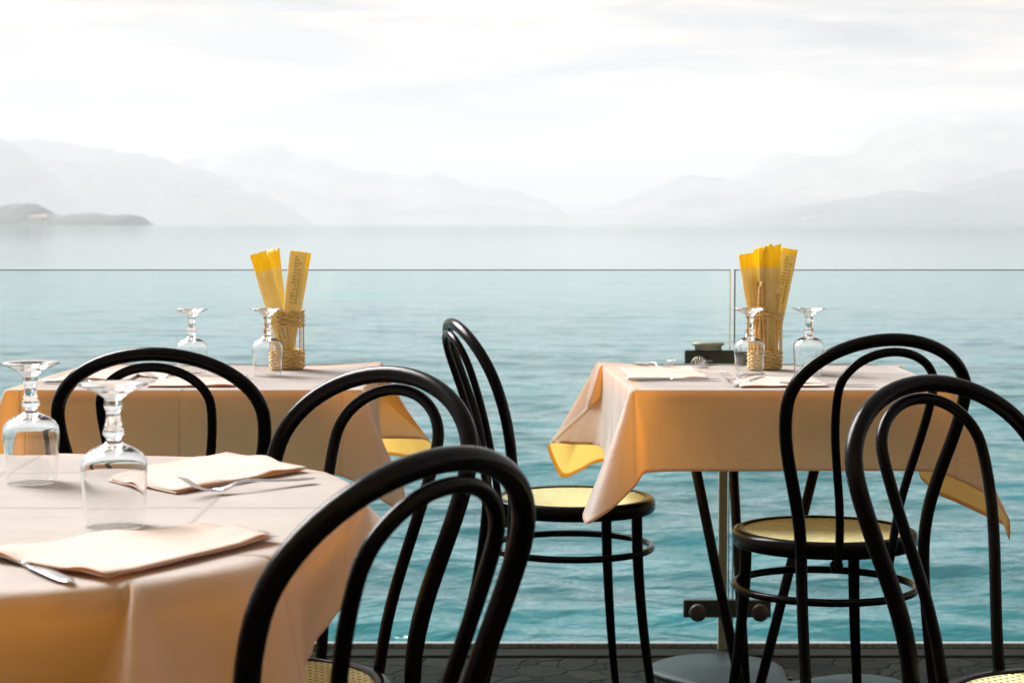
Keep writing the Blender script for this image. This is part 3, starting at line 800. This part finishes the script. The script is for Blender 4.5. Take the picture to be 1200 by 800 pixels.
# ------------------------------------------------------------------ cutlery
def bar_mesh(bm, secs):
    """secs: (s along x, width, z, thickness)"""
    rows = []
    for s, w, z, t in secs:
        rows.append([bm.verts.new(p) for p in ((s,-w/2,z+t*.25),(s,-w*.3,z+t/2),(s,w*.3,z+t/2),(s,w/2,z+t*.25),(s,w*.4,z-t/2),(s,-w*.4,z-t/2))])
    for i in range(len(rows)-1):
        A, B = rows[i], rows[i+1]
        for k in range(6): bm.faces.new((A[k], A[(k+1) % 6], B[(k+1) % 6], B[k]))
    bm.faces.new(rows[0][::-1]); bm.faces.new(rows[-1])
def fork_mesh():
    bm = bmesh.new()
    bar_mesh(bm, [(0,.010,.002,.0018),(.006,.016,.002,.002),(.03,.014,.0025,.0024),(.07,.009,.005,.003),(.105,.0062,.009,.0034),(.125,.0065,.0075,.003),(.137,.015,.0035,.002),(.148,.022,.0015,.0016),(.156,.0235,.0015,.0015)])
    for k in range(4):
        y = (k-1.5)*.0062
        P = [(.155, y*1.0, .0015), (.17, y, .0022), (.185, y, .0075), (.200, y*.96, .0165), (.209, y*.95, .0225)]
        tube(bm, P, lambda t: .0016-.0007*t, 6, flat=.7)
    return bm
def knife(x, y, z, ang, label, tilt=0):
    t = empty('table_knife', (x, y, z), label, 'knife', 'steel knives on the tables', ang)
    bm = bmesh.new(); bar_mesh(bm, [(0,.012,.0035,.004),(.005,.017,.0035,.006),(.04,.016,.0035,.0062),(.085,.011,.0035,.0055),(.095,.010,.0035,.005)]); obj('handle', bm, M['steel'], t)
    bm = bmesh.new(); bar_mesh(bm, [(.0955,.010,.0035,.003),(.105,.015,.003,.0020),(.15,.018,.003,.0017),(.185,.0175,.003,.0014),(.200,.011,.003,.001),(.206,.003,.003,.0008)]); obj('blade', bm, M['steel'], t)
    t.rotation_euler = (0, tilt, ang); return t
f0 = None
def fork(x, y, z, ang, label, tilt=0, roll=0):
    global f0
    if f0 is None: o = obj('table_fork', fork_mesh(), M['steel']); f0 = o
    else: o = f0.copy(); COL.objects.link(o)
    o.location = (x, y, z); o.rotation_euler = (roll, tilt, ang); tag(o, label, 'fork', 'steel forks on the tables')
def seg(x0, y0, x1, y1): return math.atan2(y1-y0, x1-x0)
fork(-.262, 2.52, ZC+.004, seg(-.262, 2.52, -.370, 2.414), 'steel fork lying along the napkin edge on the foreground table', tilt=0)
knife(-.532, 1.968, ZC+.0, seg(-.532,1.968,-.418,1.800), 'steel knife with its blade tip sticking out from the nearest napkin')
knife(-.266, 2.078, ZC+.0, seg(-.266,2.078,-.45,1.99), 'steel knife slipped under the nearest napkin with only its handle end showing')
knife(.248, 4.158, ZC+.001, seg(.248,4.158,.44,4.168), 'steel knife along the front of the left napkin on the right table')
fork(.565, 4.30, ZC+.004, seg(.565,4.30,.452,4.115)+.0, 'steel fork with tines showing left of the front napkin on the right table', tilt=R(1))
knife(.55, 4.20, ZC+.0, seg(.55,4.20,.462,4.005), 'steel knife tip peeping from the front napkin on the right table')
knife(.56, 4.05, ZC+.0, seg(.56,4.05,.72,4.03), 'steel knife tip sticking out to the right of the front napkin on the right table')
fork(.30, 4.66, ZC+.002, seg(.30,4.66,.36,4.50), 'steel fork lying behind the left napkin on the right table')
fork(.49, 4.72, ZC+.002, seg(.49,4.72,.44,4.52), 'steel fork at the far edge of the right table in front of the clamp')
knife(-1.005, 4.10, ZC+.001, seg(-1.005,4.10,-.80,4.115), 'steel knife along the front of the left napkin on the left sea side table')
fork(-.70, 4.33, ZC+.004, seg(-.70,4.33,-.80,4.13), 'steel fork with tines showing between the napkins on the left sea side table', tilt=R(1))

# ------------------------------------------------------------------ added unseen wall and canopy behind the viewer, put there to shade the terrace side
M['plaster'] = simple('warm_plaster', (.22, .18, .13), .9, nscale=5, var=.2, bstr=.3)
M['canvas'] = cloth_mat('shade_canopy_canvas', (.80, .70, .52), (1.0, .84, .56), .5, crease=9)  # warm see-through tint of the added canopy turns the cloth sides golden
t = empty('added_shade_front', (0, -2.6, 0), 'added unseen plastered wall and canvas canopy behind the viewer, shading the tables', 'shade screen')
bm = bmesh.new(); box(bm, -7, 7, -.3, 0, .002, 5.2); obj('wall', bm, M['plaster'], t, smooth=False)
bm = bmesh.new()
v = [bm.verts.new(p) for p in ((-7,.005,3.5),(7,.005,3.5),(7,3.9,2.85),(-7,3.9,2.85),(-7,.005,3.53),(7,.005,3.53),(7,3.9,2.88),(-7,3.9,2.88))]
for f in ((0,3,2,1),(4,5,6,7),(0,1,5,4),(1,2,6,5),(2,3,7,6),(3,0,4,7)): bm.faces.new([v[i] for i in f])
obj('canopy', bm, M['canvas'], t, smooth=False)

# ------------------------------------------------------------------ haze
bm = bmesh.new(); box(bm, -16000, 16000, -60, 17000, WATER_Z-4.2, 735)
hz = obj('haze', bm, None, smooth=False); tag(hz, kind='stuff')
m, nt, out = mat('haze_air')
pv = nd(nt, 'ShaderNodeVolumePrincipled'); pv.inputs['Color'].default_value = (.70, .695, .725, 1); pv.inputs['Density'].default_value = 1.75e-4
pv.inputs['Anisotropy'].default_value = .1
nt.links.new(pv.outputs[0], out.inputs['Volume']); hz.data.materials.append(m)

# ------------------------------------------------------------------ sky and sun
SUN_EL, SUN_AZ = 40.0, -46.0      # azimuth clockwise from +Y
w = bpy.data.worlds.new("World"); sc.world = w; w.use_nodes = True; nt = w.node_tree; nt.nodes.clear()
out = nt.nodes.new('ShaderNodeOutputWorld'); bg = nt.nodes.new('ShaderNodeBackground'); bg.inputs[1].default_value = .060
sky = nt.nodes.new('ShaderNodeTexSky'); sky.sky_type = 'NISHITA'; sky.sun_disc = False
sky.sun_elevation = R(SUN_EL); sky.sun_rotation = R(SUN_AZ); sky.air_density = 1.2; sky.dust_density = 2.0; sky.ozone_density = 1.0
tc = nt.nodes.new('ShaderNodeTexCoord')
mp = mapping(nt, tc.outputs['Generated'], (3.0, 3.0, 30), loc=(1.7, 0, .4))
c1 = noise_n(nt, mp, 1.7, 7, .58, .35)
mp2 = mapping(nt, tc.outputs['Generated'], (2.0, 2.0, 14), loc=(4, 2, 1))
c2 = noise_n(nt, mp2, 1.3, 5, .5, .2)
cl = mth(nt, 'ADD', mth(nt, 'MULTIPLY', c1, .6), mth(nt, 'MULTIPLY', c2, .4))
cm = ramp(nt, cl, [(.30, (0, 0, 0)), (.46, (1, 1, 1))])
ccol = ramp(nt, c1, [(.38, (1.0, 1.1, 1.5)), (.52, (4.0, 3.5, 3.2)), (.62, (8.4, 6.8, 5.3))])
bw = nt.nodes.new('ShaderNodeMix'); bw.data_type = 'RGBA'
nt.links.new(mth(nt, 'MULTIPLY', cm, .92), bw.inputs[0]); nt.links.new(sky.outputs[0], bw.inputs[6]); nt.links.new(ccol, bw.inputs[7])
# thin overcast is brighter towards a chosen glow direction, set apart from the sun lamp
glow_dir = (math.sin(R(1))*math.cos(R(7)), math.cos(R(1))*math.cos(R(7)), math.sin(R(7)))   # brightest break in the cloud
dt = nd(nt, 'ShaderNodeVectorMath', operation='DOT_PRODUCT'); nt.links.new(tc.outputs['Generated'], dt.inputs[0]); dt.inputs[1].default_value = glow_dir
g = mth(nt, 'MULTIPLY_ADD', mth(nt, 'POWER', mth(nt, 'MAXIMUM', dt.outputs['Value'], 0), 17), .50, .50)
sv = nd(nt, 'ShaderNodeVectorMath', operation='SCALE'); nt.links.new(bw.outputs[2], sv.inputs[0]); nt.links.new(g, sv.inputs['Scale'])
nt.links.new(sv.outputs[0], bg.inputs[0]); nt.links.new(bg.outputs[0], out.inputs[0])

sd = bpy.data.lights.new('sun', 'SUN'); sd.energy = 3.7; sd.angle = R(36); sd.color = (1, .975, .94)
so = bpy.data.objects.new('sun', sd); COL.objects.link(so)
d = Vector((math.sin(R(SUN_AZ))*math.cos(R(SUN_EL)), math.cos(R(SUN_AZ))*math.cos(R(SUN_EL)), math.sin(R(SUN_EL))))
so.rotation_euler = d.to_track_quat('Z', 'Y').to_euler(); so.location = (0, 3, 8)

# ------------------------------------------------------------------ render settings
sc.render.engine = 'CYCLES'
cy = sc.cycles
cy.use_denoising = True
cy.max_bounces = 16; cy.diffuse_bounces = 4; cy.glossy_bounces = 6; cy.transmission_bounces = 14; cy.transparent_max_bounces = 16; cy.volume_bounces = 2
cy.caustics_reflective = False; cy.caustics_refractive = True; cy.sample_clamp_indirect = 8
vs = sc.view_settings; vs.view_transform = 'Standard'; vs.look = 'None'; vs.gamma = 1; vs.exposure = 1.82; vs.use_curve_mapping = False
